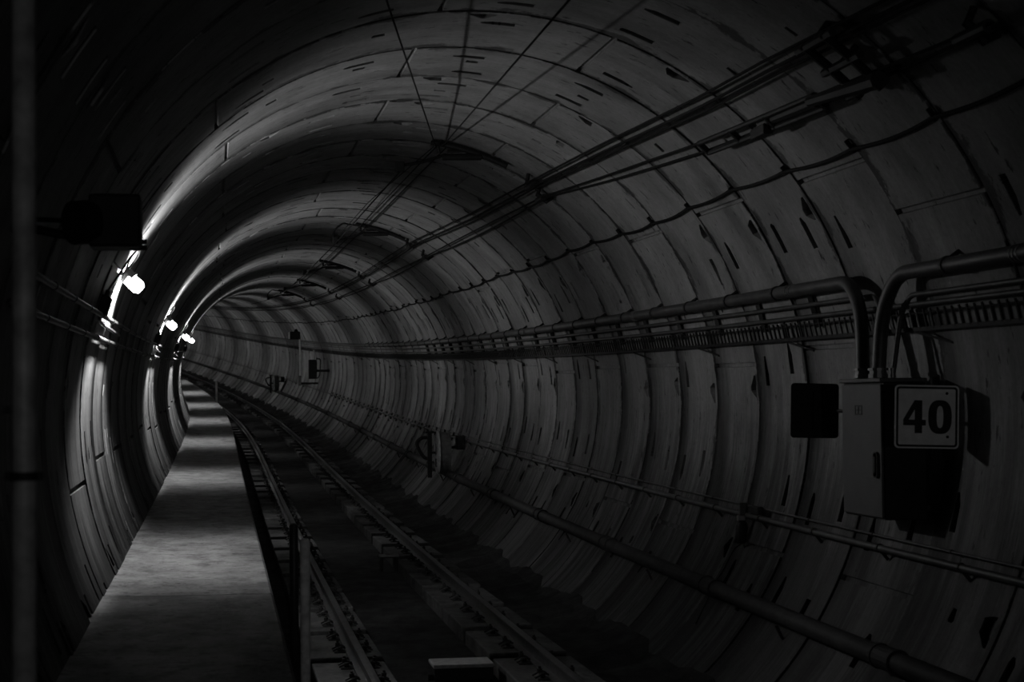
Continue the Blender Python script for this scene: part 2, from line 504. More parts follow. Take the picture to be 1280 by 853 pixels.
# blocks under the rails
ORD = ['first', 'second', 'third', 'fourth', 'fifth', 'sixth', 'seventh', 'eighth', 'ninth', 'tenth', 'eleventh', 'twelfth']
BL = 1.84
def block_proto(side):
    lab = 'concrete rail block'
    t = at('rail_block', lab, 'rail block', 15.4, 0, 0, 'concrete blocks under the %s rail' % side)
    bm = BM()
    zt = -0.150 if side == 'left' else -0.150 + CANT
    lo, hi, uc = (-1.16, -0.50, -0.755) if side == 'left' else (0.42, 1.13, 0.755)
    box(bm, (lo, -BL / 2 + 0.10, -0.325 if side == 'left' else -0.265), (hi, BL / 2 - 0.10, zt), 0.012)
    obj('block', bm, M_BLOCK, t)
    for dy in (-0.46, 0.46):
        bm = BM(); box(bm, (uc - 0.17, dy - 0.10, zt), (uc + 0.17, dy + 0.10, zt + 0.011), 0.003)
        pl = obj('baseplate', bm, M_IRON, t)
        for sx in (-1, 1):
            bm = BM()
            x0 = uc + sx * 0.085
            box(bm, (x0 - 0.02 + sx * 0.03, dy - 0.05, zt + 0.008), (x0 + 0.02 + sx * 0.03, dy + 0.05, zt + 0.055), 0.006)
            loop = [(x0 + sx * 0.10, dy - 0.07, zt + 0.02), (x0 + sx * 0.02, dy - 0.075, zt + 0.055), (x0 - sx * 0.015, dy - 0.04, zt + 0.04), (x0 + sx * 0.05, dy, zt + 0.065), (x0 - sx * 0.015, dy + 0.04, zt + 0.04), (x0 + sx * 0.02, dy + 0.075, zt + 0.055), (x0 + sx * 0.10, dy + 0.07, zt + 0.02)]
            tube(bm, smooth_pts(loop, 4), 0.008, 6)
            lathe(bm, [(0, 0.022), (0.03, 0.022), (0.034, 0.012), (0.05, 0.012), (0.05, 0)], (x0 + sx * 0.05, dy, zt + 0.055), (0, 0, 1), 8)
            obj('rail_clip', bm, M_IRON, pl)
    return t
for side, off in (('left', 17.70), ('right', 17.23)):
    proto = block_proto(side)
    far = None
    n = 0; s = off - 2 * BL
    first = True
    while s < 140:
        if n < 12: lab = 'grey concrete block carrying the %s rail, %s from the near end' % ('walkway-side' if side == 'left' else 'wall-side', ORD[n])
        else: lab = 'small distant concrete block carrying the %s rail towards the bend' % ('walkway-side' if side == 'left' else 'wall-side')
        if first: o = proto; o.location = P(s, 0, 0); o.rotation_euler.z = head(s); o['label'] = lab; first = False
        else: o = copy_tree(proto, P(s, 0, 0), head(s), lab)
        s += BL; n += 1

# boxes between the rails
t = at('track_beacon', 'flat pale-topped beacon box lying between the rails at front', 'beacon', 15.70, 0.07, -0.19)
bm = BM(); box(bm, (-0.26, -0.20, 0.125), (0.26, 0.20, 0.16), 0.010); obj('cover_plate', bm, M_BALISE, t)
bm = BM(); box(bm, (-0.25, -0.19, 0.02), (0.25, 0.19, 0.125), 0.006); obj('body', bm, M_BLACK, t)
for dx in (-0.2, 0.2):
    bm = BM(); box(bm, (dx - 0.03, -0.18, -0.01), (dx + 0.03, 0.18, 0.022), 0.004); obj('foot', bm, M_IRON, t)
bm = BM(); tube(bm, [(-0.25, -0.12, 0.05), (-0.30, -0.12, 0.05)], 0.035, 10); obj('cable_gland', bm, M_BLACK, t)
t = at('rail_stirrup', 'small dark stirrup bracket beside the wall-side rail blocks', 'bracket', 24.6, 0.27, -0.19)
bm = BM()
tube(bm, smooth_pts([(-0.10, 0, 0.0), (-0.10, 0, 0.17), (-0.07, 0, 0.21), (0.07, 0, 0.21), (0.10, 0, 0.17), (0.10, 0, 0.0)], 4), 0.024, 8)
obj('hoop', bm, M_IRON, t)
bm = BM(); box(bm, (-0.13, -0.06, 0.205), (0.13, 0.06, 0.235), 0.005); obj('top_plate', bm, M_GALV, t)

# ------------------------------------------------------------------ lamps on the left wall
BULB_W = 160.0
CUT0, CUT1 = 0.50, 0.89
LAMP_S0, LAMP_DS = 17.55, 9 * RW
Gu, Gz = circ(2.735, 0.145)
dirx = Vector((0.74, 0, -0.67)).normalized()
def make_lamp():
    t = thing('wall_lamp', 'lamp', 'lamp', (0, 0, 0), 0, 'bulkhead lamps along the left wall')
    # local origin: the lamp's fixing point on the wall
    wu, wz = circ(2.70, 0.0)
    o = Vector((Gu - wu, 0, Gz - wz))
    d = dirx
    bm = BM()
    lathe(bm, [(-0.095, 0.0), (-0.095, 0.060), (-0.03, 0.067), (0.035, 0.067), (0.070, 0.044), (0.075, 0.0)], o, d, 28)
    obj('lamp_glass', bm, M_LAMP, t, smooth=True)
    bm = BM()
    lathe(bm, [(-0.175, 0.0), (-0.175, 0.045), (-0.15, 0.062), (-0.105, 0.066), (-0.097, 0.060), (-0.097, 0.0)], o, d, 28)
    obj('housing', bm, M_BLACK, t, smooth=True)
    # visor over the upper half of the glass
    bm = BM()
    up = Vector((0.67, 0, 0.74)).normalized(); sd = Vector((0, 1, 0))
    rows = []
    for tt, r in ((-0.14, 0.072), (-0.10, 0.076), (-0.06, 0.080)):
        rows.append([o + d * tt + up * (rr_ * math.cos(a)) + sd * (rr_ * math.sin(a)) for rr_ in (r, r + 0.006) for a in [(-1.35 + 2.7 * k / 16) for k in range(17)]])
    rv = [[bm.verts.new(p) for p in row] for row in rows]
    for a_, b_ in zip(rv, rv[1:]):
        for k in range(16):
            bm.faces.new((a_[k], a_[k + 1], b_[k + 1], b_[k])); bm.faces.new((a_[17 + k], b_[17 + k], b_[18 + k], a_[18 + k]))
    for row in (rv[0], rv[-1]):
        for k in range(16): bm.faces.new((row[k], row[17 + k], row[18 + k], row[k + 1]))
    for k in (0, 16):
        for a_, b_ in zip(rv, rv[1:]): bm.faces.new((a_[k], b_[k], b_[17 + k], a_[17 + k]))
    obj('visor', bm, M_BLACK, t)
    bm = BM()
    n = Vector((math.cos(2.70), 0, math.sin(2.70)))      # outwards
    tube(bm, smooth_pts([o - d * 0.16, o - d * 0.175 - n * 0.0, n * 0.004], 4), 0.014, 8)
    lathe(bm, [(-0.004, 0.0), (-0.004, 0.035), (0.012, 0.035), (0.012, 0.0)], (0, 0, 0), -n, 14)
    obj('wall_bracket', bm, M_BLACK, t)
    # supply cable looping up and back down to the conduits
    bm = BM()
    def Q(ds, ang, ins):
        u, z = circ(ang, ins); return Vector((u - wu, ds, z - wz))
    tube(bm, smooth_pts([o - d * 0.15, Q(-0.05, 2.655, 0.05), Q(-0.16, 2.64, 0.03), Q(-0.34, 2.67, 0.02), Q(-0.6, 2.72, 0.02), Q(-1.0, 2.77, 0.02), Q(-1.45, 2.81, 0.03)], 6), 0.009, 6)
    obj('supply_cable', bm, M_CABLE, t)
    return t
LL = ['large lit bulkhead lamp on the left wall, nearest the camera', 'second lit bulkhead lamp along the left wall', 'third lit bulkhead lamp along the left wall', 'fourth lit lamp, a small glow at the edge of the left wall'] + ['lit lamp hidden round the bend of the left wall'] * 11
wu, wz = circ(2.70, 0.0)
lp0 = make_lamp()
for k in range(15):
    s = LAMP_S0 + LAMP_DS * k
    loc = P(s, wu, wz)
    if k == 0: lp0.location = loc; lp0.rotation_euler.z = head(s); lp0['label'] = LL[0]
    else: copy_tree(lp0, loc, head(s), LL[k])
def make_jbox():
    t = thing('junction_box', 'box', 'junction box', (0, 0, 0), 0, 'junction boxes under the lamps')
    u0, z0 = circ(2.835, 0.0)
    n = Vector((-math.cos(2.835), 0, -math.sin(2.835))); tz = Vector((-n.z, 0, n.x))
    M = Matrix((( n.x, 0, tz.x, 0), (n.y, 1, tz.y, 0), (n.z, 0, tz.z, 0), (0, 0, 0, 1)))
    bm = BM(); box(bm, (0.006, -0.11, -0.085), (0.085, 0.11, 0.085), 0.012, M); obj('body', bm, M_BLACK, t)
    bm = BM(); box(bm, (0.085, -0.10, -0.075), (0.096, 0.10, 0.075), 0.004, M); obj('lid', bm, M_IRON, t)
    for y in (-0.06, 0.06):
        bm = BM(); lathe(bm, [(0, 0.0), (0, 0.016), (0.05, 0.016), (0.05, 0.0)], M @ Vector((0.045, y, 0.08)), M.to_3x3() @ Vector((0, 0, 1)), 10); obj('cable_gland', bm, M_BLACK, t)
    bm = BM()
    def Q(ds, ang, ins):
        u, z = circ(ang, ins); return Vector((u - u0, ds, z - z0))
    tube(bm, smooth_pts([Q(0.0, 2.862, 0.045), Q(0.02, 2.876, 0.045), Q(0.35, 2.882, 0.045), Q(1.2, 2.882, 0.045), Q(3.2, 2.882, 0.045)], 5), 0.016, 8)
    obj('feed_conduit', bm, M_COND, t)
    return t
JL = ['black junction box below the nearest lit lamp', 'black junction box below the second lamp', 'black junction box below the third lamp', 'tiny junction box below the fourth lamp']
u0, z0 = circ(2.835, 0.0)
jb = make_jbox()
for k in range(4):
    s = LAMP_S0 + LAMP_DS * k - 1.55
    if k == 0: jb.location = P(s, u0, z0); jb.rotation_euler.z = head(s); jb['label'] = JL[0]
    else: copy_tree(jb, P(s, u0, z0), head(s), JL[k])
def wall_pipe(name, label, cat, mat, r, ang, inset, s_a, s_b, group=None, n=10, step=0.775):
    t = at(name, label, cat, s_a, *circ(ang, inset), group=group)
    M = Matrix.Translation(t.location) @ Matrix.Rotation(head(s_a), 4, 'Z'); MI = M.inverted()
    bm = BM(); tube(bm, [MI @ PW(s, ang, inset) for s in srange(s_a, s_b, step)], r, n)
    obj('pipe', bm, mat, t, smooth=True)
    return t, MI
def saddles(t, MI, mat, r, ang, inset, ss, name='clamp', wid=0.03, to_wall=True, arm=0.0):
    for s in ss:
        bm = BM()
        tube(bm, [MI @ PW(s - wid / 2, ang, inset), MI @ PW(s + wid / 2, ang, inset)], r + 0.006, 12)
        if to_wall:
            a = MI @ PW(s, ang, inset); b_ = MI @ PW(s, ang, 0.005)
            tube(bm, [a, b_], 0.012, 6)
        obj(name, bm, mat, t)
joint_s = [SA + RW * j for j in range(-6, 40)]
for lab, ang in (('upper thin conduit crossing the left wall under the lamps', 2.862), ('lower thin conduit crossing the left wall under the lamps', 2.925)):
    t, MI = wall_pipe('wall_conduit', lab, 'conduit', M_COND, 0.022, ang, 0.05, 9.5, 60, 'conduits on the left wall')
    saddles(t, MI, M_IRON, 0.022, ang, 0.05, [s + 0.3 for s in joint_s if 10 < s < 40])

# the bulbs: prismatic glasses throw the light across the tunnel and little along it
ld = bpy.data.lights.new('lamp_bulb', 'POINT'); ld.energy = BULB_W; ld.shadow_soft_size = 0.05
ld.use_nodes = True
nt = ld.node_tree; em = nt.nodes['Emission']
tcn = nt.nodes.new('ShaderNodeTexCoord'); sx = nt.nodes.new('ShaderNodeSeparateXYZ'); nt.links.new(tcn.outputs['Normal'], sx.inputs[0])
def lmath(op, a, b):
    x = nt.nodes.new('ShaderNodeMath'); x.operation = op
    for q, v in enumerate((a, b)):
        if v is None: continue
        if isinstance(v, (int, float)): x.inputs[q].default_value = v
        else: nt.links.new(v, x.inputs[q])
    return x.outputs[0]
ab = lmath('ABSOLUTE', sx.outputs[1], None)
mr = nt.nodes.new('ShaderNodeMapRange'); mr.interpolation_type = 'SMOOTHSTEP'
mr.inputs[1].default_value = CUT0; mr.inputs[2].default_value = CUT1; mr.inputs[3].default_value = 1.0; mr.inputs[4].default_value = 0.002
nt.links.new(ab, mr.inputs[0])
c2 = lmath('SUBTRACT', 1.0, lmath('MULTIPLY', ab, ab))               # cos^2 of the angle off the cross-section
wing = lmath('MINIMUM', lmath('DIVIDE', 1.0, lmath('SQRT', lmath('MAXIMUM', c2, 0.05), None)), 3.0)
ax = lmath('ADD', lmath('MULTIPLY', sx.outputs[0], dirx.x), lmath('MULTIPLY', sx.outputs[2], dirx.z))   # along the jar's axis
cap = nt.nodes.new('ShaderNodeMapRange'); cap.interpolation_type = 'SMOOTHSTEP'      # the capped end of the jar stays dark
cap.inputs[1].default_value = 0.82; cap.inputs[2].default_value = 0.97; cap.inputs[3].default_value = 1.0; cap.inputs[4].default_value = 0.12
nt.links.new(ax, cap.inputs[0]); jar = cap.outputs[0]
# light thrown back at the lamp's own wall spreads further along it
cosf = lmath('SQRT', lmath('MAXIMUM', c2, 0.001), None)
bk = nt.nodes.new('ShaderNodeMapRange'); bk.interpolation_type = 'SMOOTHSTEP'
bk.inputs[1].default_value = 0.02; bk.inputs[2].default_value = -0.20; bk.inputs[3].default_value = 0.0; bk.inputs[4].default_value = 1.0
nt.links.new(lmath('DIVIDE', sx.outputs[0], cosf), bk.inputs[0])
cut2 = nt.nodes.new('ShaderNodeMapRange'); cut2.interpolation_type = 'SMOOTHSTEP'
cut2.inputs[1].default_value = 0.74; cut2.inputs[2].default_value = 0.925; cut2.inputs[3].default_value = 1.0; cut2.inputs[4].default_value = 0.0
nt.links.new(ab, cut2.inputs[0])
back = lmath('MULTIPLY', lmath('MULTIPLY', lmath('MINIMUM', lmath('DIVIDE', 1.0, lmath('MULTIPLY', c2, cosf)), 8.0), cut2.outputs[0]), 1.15)
front = lmath('MULTIPLY', wing, mr.outputs[0])
mixd = lmath('ADD', front, lmath('MULTIPLY', bk.outputs[0], lmath('SUBTRACT', back, front)))
nt.links.new(lmath('MULTIPLY', mixd, jar), em.inputs[1])
for k in range(15):
    s = LAMP_S0 + LAMP_DS * k
    o = bpy.data.objects.new('lamp_bulb', ld); COL.objects.link(o)
    o.location = P(s, Gu + dirx.x * 0.03, Gz + dirx.z * 0.03); o.rotation_euler.z = head(s)

# ------------------------------------------------------------------ near left: pole, dark box, posts
t = at('steel_pole', 'tall blurred grey steel pole standing at the left edge of the frame', 'pole', 4.3, -2.415, WZ)
bm = BM(); tube(bm, [(0, 0, 0), (0, 0, 3.30)], 0.027, 24); obj('pipe', bm, M_POLE, t, smooth=True)
bm = BM(); lathe(bm, [(0, 0), (0, 0.09), (0.012, 0.09), (0.02, 0.04), (0.06, 0.032), (0.06, 0)], (0, 0, 0), (0, 0, 1), 20); obj('base_plate', bm, M_POLE, t)
bm = BM(); tube(bm, [(0, 0, 1.365), (0, 0, 1.385)], 0.033, 20); box(bm, (-0.043, -0.010, 1.366), (0.043, 0.010, 1.384), 0.003); obj('clamp', bm, M_BLACK, t)
bm = BM(); lathe(bm, [(0, 0), (0, 0.05), (0.02, 0.05), (0.02, 0)], (0, 0, 3.28), (0, 0, 1), 16); obj('top_flange', bm, M_BLACK, t)

su, sz = -2.50, 3.13
t = at('signal_box', 'black unlit box-shaped signal head bracketed high on the left wall', 'signal', 9.0, su, sz)
bm = BM(); box(bm, (-0.08, -0.16, -0.12), (0.16, 0.12, 0.13), 0.012); obj('housing', bm, M_BLACK, t)
bm = BM(); lathe(bm, [(0, 0), (0, 0.10), (0.015, 0.105), (0.10, 0.105), (0.10, 0.098), (0.02, 0.095), (0.02, 0)], (-0.07, -0.10, 0.0), (-0.8, -0.6, -0.1), 24); obj('lens_hood', bm, M_BLACK, t)
for dz in (-0.115, -0.085):
    bm = BM(); tube(bm, [(0.10, 0.0, dz), (0.185, 0.0, dz)], 0.012, 10); obj('latch', bm, M_BLACK, t)
bm = BM(); tube(bm, smooth_pts([(-0.05, 0.05, -0.05), (-0.2, 0.05, -0.05), (-0.36, 0.05, -0.02), (UT - math.sqrt(RT ** 2 - (sz - 0.02 - ZT) ** 2) + 0.012 - su, 0.05, -0.02)], 3), 0.022, 10); obj('wall_bracket', bm, M_BLACK, t)
bm = BM(); tube(bm, smooth_pts([(-0.06, 0.11, 0.0), (-0.10, 0.2, 0.02), (-0.25, 0.25, 0.04), (-0.40, 0.3, 0.05)], 5), 0.012, 8); obj('signal_cable', bm, M_CABLE, t)

def guard_post(label, s, u, top, low, r, lab_lit):
    t = at('guard_post', label, 'post', s, u, low, 'steel posts on the walkway edge')
    h = top - low
    bm = BM(); lathe(bm, [(0, 0), (0, r), (h - r * 0.6, r), (h - r * 0.2, r * 0.8), (h, r * 0.35), (h, 0)], (0, 0, 0), (0, 0, 1), 20); obj('tube', bm, M_POST if lab_lit else M_COND, t, smooth=True)
    for z in (0.12, 0.30):
        bm = BM(); box(bm, (WE - u + 0.001, -0.03, z - 0.02), (-r * 0.7, 0.03, z + 0.02), 0.003); obj('fixing_bracket', bm, M_IRON, t)
    return t
guard_post('grey round-topped steel post in front at the walkway edge', 10.55, -1.495, 1.475, 0.30, 0.029, 1)
guard_post('dark round-topped steel post just behind the front post', 12.0, -1.50, 1.455, 0.30, 0.029, 0)
guard_post('small pale post far away on the walkway edge in the bend', 79.5, -1.50, 1.53, 0.45, 0.045, 1)

# ------------------------------------------------------------------ right wall: conduits, tray, pipes
BOT_Z = 2.37                                     # where the conduits enter the cabinet
UC_A, UC_I = 0.344, 0.12
cab_s0, cab_s1, cab_u0, cab_u1, cab_z0, cab_z1 = 12.74, 13.60, 2.78, 3.12, 1.33, 2.365
def conduit_run(name, label, cat, mat, r, ang, inset, s_bend, s_end, drop_s, drop_u, group, sup=None, rb=0.32):
    """horizontal run from s_end to s_bend, then a bend down into the cabinet top"""
    u, z = circ(ang, inset)
    t = at(name, label, cat, s_bend, u, z, group)
    MI = (Matrix.Translation(t.location) @ Matrix.Rotation(head(s_bend), 4, 'Z')).inverted()
    sg = 1 if s_end > s_bend else -1
    pts = [P(s, u, z) for s in srange(s_end, s_bend + sg * rb, 0.6)]
    for k in range(1, 9):
        a = PI / 2 * k / 8
        s = s_bend + sg * rb * (1 - math.sin(a)); zz = z - rb * (1 - math.cos(a))
        f = (z - zz) / max(z - BOT_Z, 0.01)
        pts.append(P(s + (drop_s - s_bend) * f, u + (drop_u - u) * f, zz))
    zs = z - rb
    for k in range(1, 7):
        zz = zs + (BOT_Z - zs) * k / 6; f = (z - zz) / (z - BOT_Z)
        pts.append(P(s_bend + (drop_s - s_bend) * f, u + (drop_u - u) * f, zz))
    bm = BM(); tube(bm, [MI @ p for p in pts], r, 14); obj('pipe', bm, mat, t, smooth=True)
    bm = BM(); a = MI @ P(drop_s, drop_u, BOT_Z)
    lathe(bm, [(0.0, 0), (0.0, r * 1.35), (0.03, r * 1.35), (0.03, r * 1.15), (0.055, r * 1.15), (0.055, r * 1.4), (0.075, r * 1.4), (0.075, 0)], a, (0, 0, 1), 14); obj('gland', bm, M_GALV, t)
    return t, MI
# far run of the fat conduit, with its cast couplings and wall brackets
t, MI = conduit_run('fat_conduit', 'fat steel conduit running down the right wall into the bend', 'conduit', M_COND, 0.055, UC_A, UC_I, 13.62, 190, 13.50, 2.92, 'conduits on the right wall', rb=0.42)
for s in joint_s:
    if 14.5 < s < 62:
        bm = BM(); tube(bm, [MI @ PW(s - 0.02, UC_A, UC_I), MI @ PW(s + 0.02, UC_A, UC_I)], 0.066, 14)
        a = MI @ PW(s, UC_A + 0.01, UC_I); b_ = MI @ PW(s, UC_A + 0.02, 0.006); tube(bm, [a, b_], 0.018, 6)
        obj('clamp', bm, M_IRON, t)
    if 14.0 < s < 45:
        s2 = s + 0.95
        bm = BM()
        tube(bm, [MI @ PW(s2, UC_A - 0.028, 0.035), MI @ PW(s2, UC_A - 0.115, 0.035)], 0.030, 4); obj('bracket', bm, M_BLACK, t)
for s in (15.35, 21.4, 29.2):
    bm = BM()
    for ds in (-0.05, 0.0, 0.05): tube(bm, [MI @ PW(s + ds - 0.008, UC_A, UC_I), MI @ PW(s + ds + 0.008, UC_A, UC_I)], 0.059, 14)
    obj('coupling', bm, M_GALV, t)
# near run of the fat conduit
t, MI = conduit_run('fat_conduit', 'fat steel conduit bending up from the cabinet towards the near right edge', 'conduit', M_COND, 0.055, UC_A, UC_I, 13.12, 8.0, 13.17, 2.92, 'conduits on the right wall', rb=0.46)
for s in (11.9, 10.4, 9.0):
    bm = BM(); tube(bm, [MI @ PW(s - 0.02, UC_A, UC_I), MI @ PW(s + 0.02, UC_A, UC_I)], 0.066, 14)
    tube(bm, [MI @ PW(s, UC_A + 0.01, UC_I), MI @ PW(s, UC_A + 0.02, 0.006)], 0.018, 6); obj('clamp', bm, M_IRON, t)
bm = BM()
for ds in (-0.05, 0.0, 0.05): tube(bm, [MI @ PW(10.75 + ds - 0.008, UC_A, UC_I), MI @ PW(10.75 + ds + 0.008, UC_A, UC_I)], 0.059, 14)
obj('coupling', bm, M_GALV, t)
# thin conduits: far and near
for lab, ang, sb, se, dsx, du in (
    ('thin conduit under the fat one, with a bend behind the cabinet top', 0.295, 13.42, 190, 13.40, 2.99),
    ('lower thin conduit of the right wall, running straight past the cabinet', 0.262, None, 190, 0, 0),
    ('thin conduit bending out of the cabinet top towards the near edge', 0.285, 13.00, 8.0, 12.98, 2.96)):
    if sb is None:
        t, MI = wall_pipe('thin_conduit', lab, 'conduit', M_COND, 0.020, ang, 0.07, 8.0, 190, 'conduits on the right wall')
    else:
        t, MI = conduit_run('thin_conduit', lab, 'conduit', M_COND, 0.020, ang, 0.07, sb, se, dsx, du, 'conduits on the right wall', rb=0.22)
# cable tray with its comb of hooks
TA, TI = 0.1985, 0.07
t = at('cable_tray', 'long dark cable tray with a comb of hooks on the right wall', 'cable tray', 8.0, *circ(TA, TI))
MI = (Matrix.Translation(t.location) @ Matrix.Rotation(head(8.0), 4, 'Z')).inverted()
bm = BM()
rows = []
prof = [(TA, 0.10), (TA, 0.02), (TA + 0.004, 0.02), (TA + 0.004, 0.092), (TA + 0.010, 0.092), (TA + 0.010, 0.10)]
for s in srange(8.0, 190, 0.775):
    rows.append([bm.verts.new(MI @ PW(s, a, i)) for a, i in prof])
for a, c in zip(rows, rows[1:]):
    for k in range(6): bm.faces.new((a[k], a[(k + 1) % 6], c[(k + 1) % 6], c[k]))
obj('tray_channel', bm, M_BLACK, t)
bm = BM(); tube(bm, [MI @ PW(s, TA + 0.043, 0.09) for s in srange(8.0, 190, 0.775)], 0.008, 6); obj('top_rail', bm, M_BLACK, t)
far_hooks = BM()
for k in range(400):
    s = 9.9 + 0.13 * k
    bm = BM() if k < 100 else far_hooks
    tube(bm, [MI @ PW(s, TA + 0.006, 0.095), MI @ PW(s, TA + 0.053, 0.095)], 0.010, 5)
    if k < 100: obj('hook', bm, M_BLACK, t)
for k in range(220):
    s = 62.0 + 0.5 * k
    tube(far_hooks, [MI @ PW(s, TA + 0.006, 0.095), MI @ PW(s, TA + 0.053, 0.095)], 0.022, 5)
tag(obj('hook', far_hooks, M_BLACK, t), kind='stuff')
for s in joint_s[::2]:
    if 9 < s < 70:
        bm = BM(); tube(bm, [MI @ PW(s + 0.2, TA - 0.002, 0.09), MI @ PW(s - 0.25, TA - 0.035, 0.006)], 0.010, 6)
        tube(bm, [MI @ PW(s + 0.2, TA + 0.003, 0.08), MI @ PW(s + 0.2, TA + 0.06, 0.08)], 0.012, 6); obj('strut', bm, M_IRON, t)
# big dark pipe low on the wall
LA, LI = -0.5833, 0.12
t, MI = wall_pipe('drain_pipe', 'thick dark pipe low along the right wall', 'pipe', M_PIPE, 0.075, LA, LI, 10.0, 190, None, 16)
for s in [SA + 3 * RW * j - 1.95 for j in range(-2, 16)]:
    bm = BM()
    for ds in (-0.17, 0.17): tube(bm, [MI @ PW(s + ds - 0.025, LA, LI), MI @ PW(s + ds + 0.025, LA, LI)], 0.092, 16)
    tube(bm, [MI @ PW(s - 0.17, LA, LI), MI @ PW(s + 0.17, LA, LI)], 0.084, 16)
    obj('coupling', bm, M_PIPE, t)
for s in joint_s[::3]:
    if 12 < s < 70:
        bm = BM(); tube(bm, [MI @ PW(s + 0.5, LA - 0.03, LI), MI @ PW(s + 0.5, LA - 0.05, 0.006)], 0.014, 6); obj('bracket', bm, M_IRON, t)
# hand-height pipe and its signal wire
MA, MIN_ = -0.3364, 0.10
t, MI = wall_pipe('slim_pipe', 'slim steel pipe on brackets at knee height along the right wall', 'pipe', M_COND, 0.026, MA, MIN_, 9.0, 190)
for s in joint_s:
    if 10 < s < 75:
        bm = BM(); tube(bm, [MI @ PW(s + 0.7 - 0.015, MA, MIN_), MI @ PW(s + 0.7 + 0.015, MA, MIN_)], 0.034, 10)
        tube(bm, [MI @ PW(s + 0.7, MA - 0.002, MIN_), MI @ PW(s + 0.7, MA - 0.02, 0.006)], 0.014, 6); obj('clamp', bm, M_IRON, t)
    if 36 < s < 75:
        bm = BM()
        for da in (-0.03, 0.03): tube(bm, [MI @ PW(s + 0.2, MA, MIN_ - 0.02), MI @ PW(s + 0.2, MA + da, MIN_ - 0.02)], 0.022, 6)
        obj('clip', bm, M_IRON, t)
t, MI = wall_pipe('signal_wire', 'thin wire strung just above the slim pipe', 'wire', M_COND, 0.010, MA + 0.030, 0.07, 9.0, 190, None, 8)
saddles(t, MI, M_IRON, 0.010, MA + 0.030, 0.07, [s + 1.0 for s in joint_s if 10 < s < 45], 'clip')
# wavy cable clipped at each ring
WA = 0.655
t = at('sagging_cable', 'black cable clipped ring by ring high on the right wall, sagging between', 'cable', 9.0, *circ(WA, 0.03))
MI = (Matrix.Translation(t.location) @ Matrix.Rotation(head(9.0), 4, 'Z')).inverted()
pts = []
for s in srange(9.0, 150, 0.155):
    ph = (s - SA) / RW % 1.0
    sag = 0.009 * 4 * ph * (1 - ph)
    pts.append(MI @ PW(s, WA + 0.008 - sag + 0.006 * math.sin(s * 0.9), 0.035))
bm = BM(); tube(bm, pts, 0.016, 8); obj('cable', bm, M_CABLE, t, smooth=True)
for s in joint_s:
    if 9.5 < s < 62:
        bm = BM(); c = MI @ PW(s, WA + 0.008 + 0.006 * math.sin(s * 0.9), 0.03); n2 = (MI @ PW(s, WA + 0.02, 0.03)) - c
        tube(bm, [c - n2 * 0.6, c + n2 * 1.4], 0.019, 6); tube(bm, [c, MI @ PW(s, WA + 0.009, 0.006)], 0.012, 6); obj('clip', bm, M_CABLE, t)

# ------------------------------------------------------------------ cabinet and signs
cs, cu = (cab_s0 + cab_s1) / 2, (cab_u0 + cab_u1) / 2
t = at('equipment_cabinet', 'tall grey metal cabinet on the right wall beside the 40 sign', 'cabinet', cs, cu, cab_z0)
hw, hu, hh = (cab_s1 - cab_s0) / 2, (cab_u1 - cab_u0) / 2, cab_z1 - cab_z0
bm = BM(); box(bm, (-hu + 0.02, -hw, 0), (hu, hw, hh - 0.03), 0.008); obj('body', bm, M_BLACK, t)
bm = BM(); box(bm, (-hu - 0.015, -hw - 0.015, hh - 0.03), (hu + 0.01, hw + 0.015, hh), 0.006); obj('top_cover', bm, M_CAB, t)
bm = BM(); box(bm, (-hu, -hw + 0.015, 0.015), (-hu + 0.02, hw - 0.015, hh - 0.045), 0.005); dr = obj('door', bm, M_CAB, t)
bm = BM()
outer = rrect(0.085, 0.19, 0.03); inner = rrect(0.065, 0.17, 0.02)
ring_prism(bm, outer, inner, lambda x, y, tt: Vector((-hu - tt, -hw + 0.10 + x, 0.40 + y)), 0.0, 0.02)
box(bm, (-hu - 0.028, -hw + 0.085, 0.34), (-hu, -hw + 0.115, 0.46), 0.006)
obj('handle', bm, M_BLACK, dr)
bm = BM()
ring_prism(bm, rrect(0.15, 0.075, 0.004, 2), rrect(0.125, 0.055, 0.002, 2), lambda x, y, tt: Vector((-hu - tt, 0.05 + x, 0.80 + y)), 0.0, 0.003)
box(bm, (-hu - 0.003, -0.012 + 0.05, 0.772), (-hu, 0.012 + 0.05, 0.828)); box(bm, (-hu - 0.003, -0.062 + 0.05, 0.796), (-hu, 0.062 + 0.05, 0.804))
obj('rating_plate', bm, M_BLACK, dr)
for y in (-hw + 0.1, hw - 0.1):
    for z in (0.08, hh - 0.12):
        du = UT + math.sqrt(RT ** 2 - (cab_z0 + z - ZT) ** 2) - cu - 0.008
        bm = BM(); box(bm, (hu, y - 0.02, z - 0.02), (du, y + 0.02, z + 0.02), 0.003); obj('wall_bracket', bm, M_IRON, t)
# the sign: local x to the right as seen, z up, y depth
def sign_root(name, label, s, u, z, yaw, tilt):
    o = thing(name, label, 'sign', P(s, u, z), head(s) + yaw, None)
    o.rotation_euler.y = tilt
    return o
t = sign_root('speed_sign', 'white square sign reading 40 in bold black numerals beside the cabinet', 12.36, 2.975, 2.09, -0.10, 0.028)
F = lambda x, y, tt: Vector((x, -tt, y))
FN = lambda x, y, tt: Vector((x * 1.21, -tt, y * 1.19))
W_ = 0.462
bm = BM(); prism(bm, rrect(W_, W_ * 0.97, 0.03), F, -0.004, 0.0); obj('plate', bm, M_WHITE, t)
bm = BM(); ring_prism(bm, rrect(W_ - 0.022, W_ * 0.97 - 0.022, 0.024), rrect(W_ - 0.052, W_ * 0.97 - 0.052, 0.012), F, 0.0, 0.0015); obj('border', bm, M_BLACK, t)
def numeral(polys):
    bm = BM()
    for p in polys: p(bm)
    obj('numeral', bm, M_BLACK, t)
H, hx = 0.196, 0.0
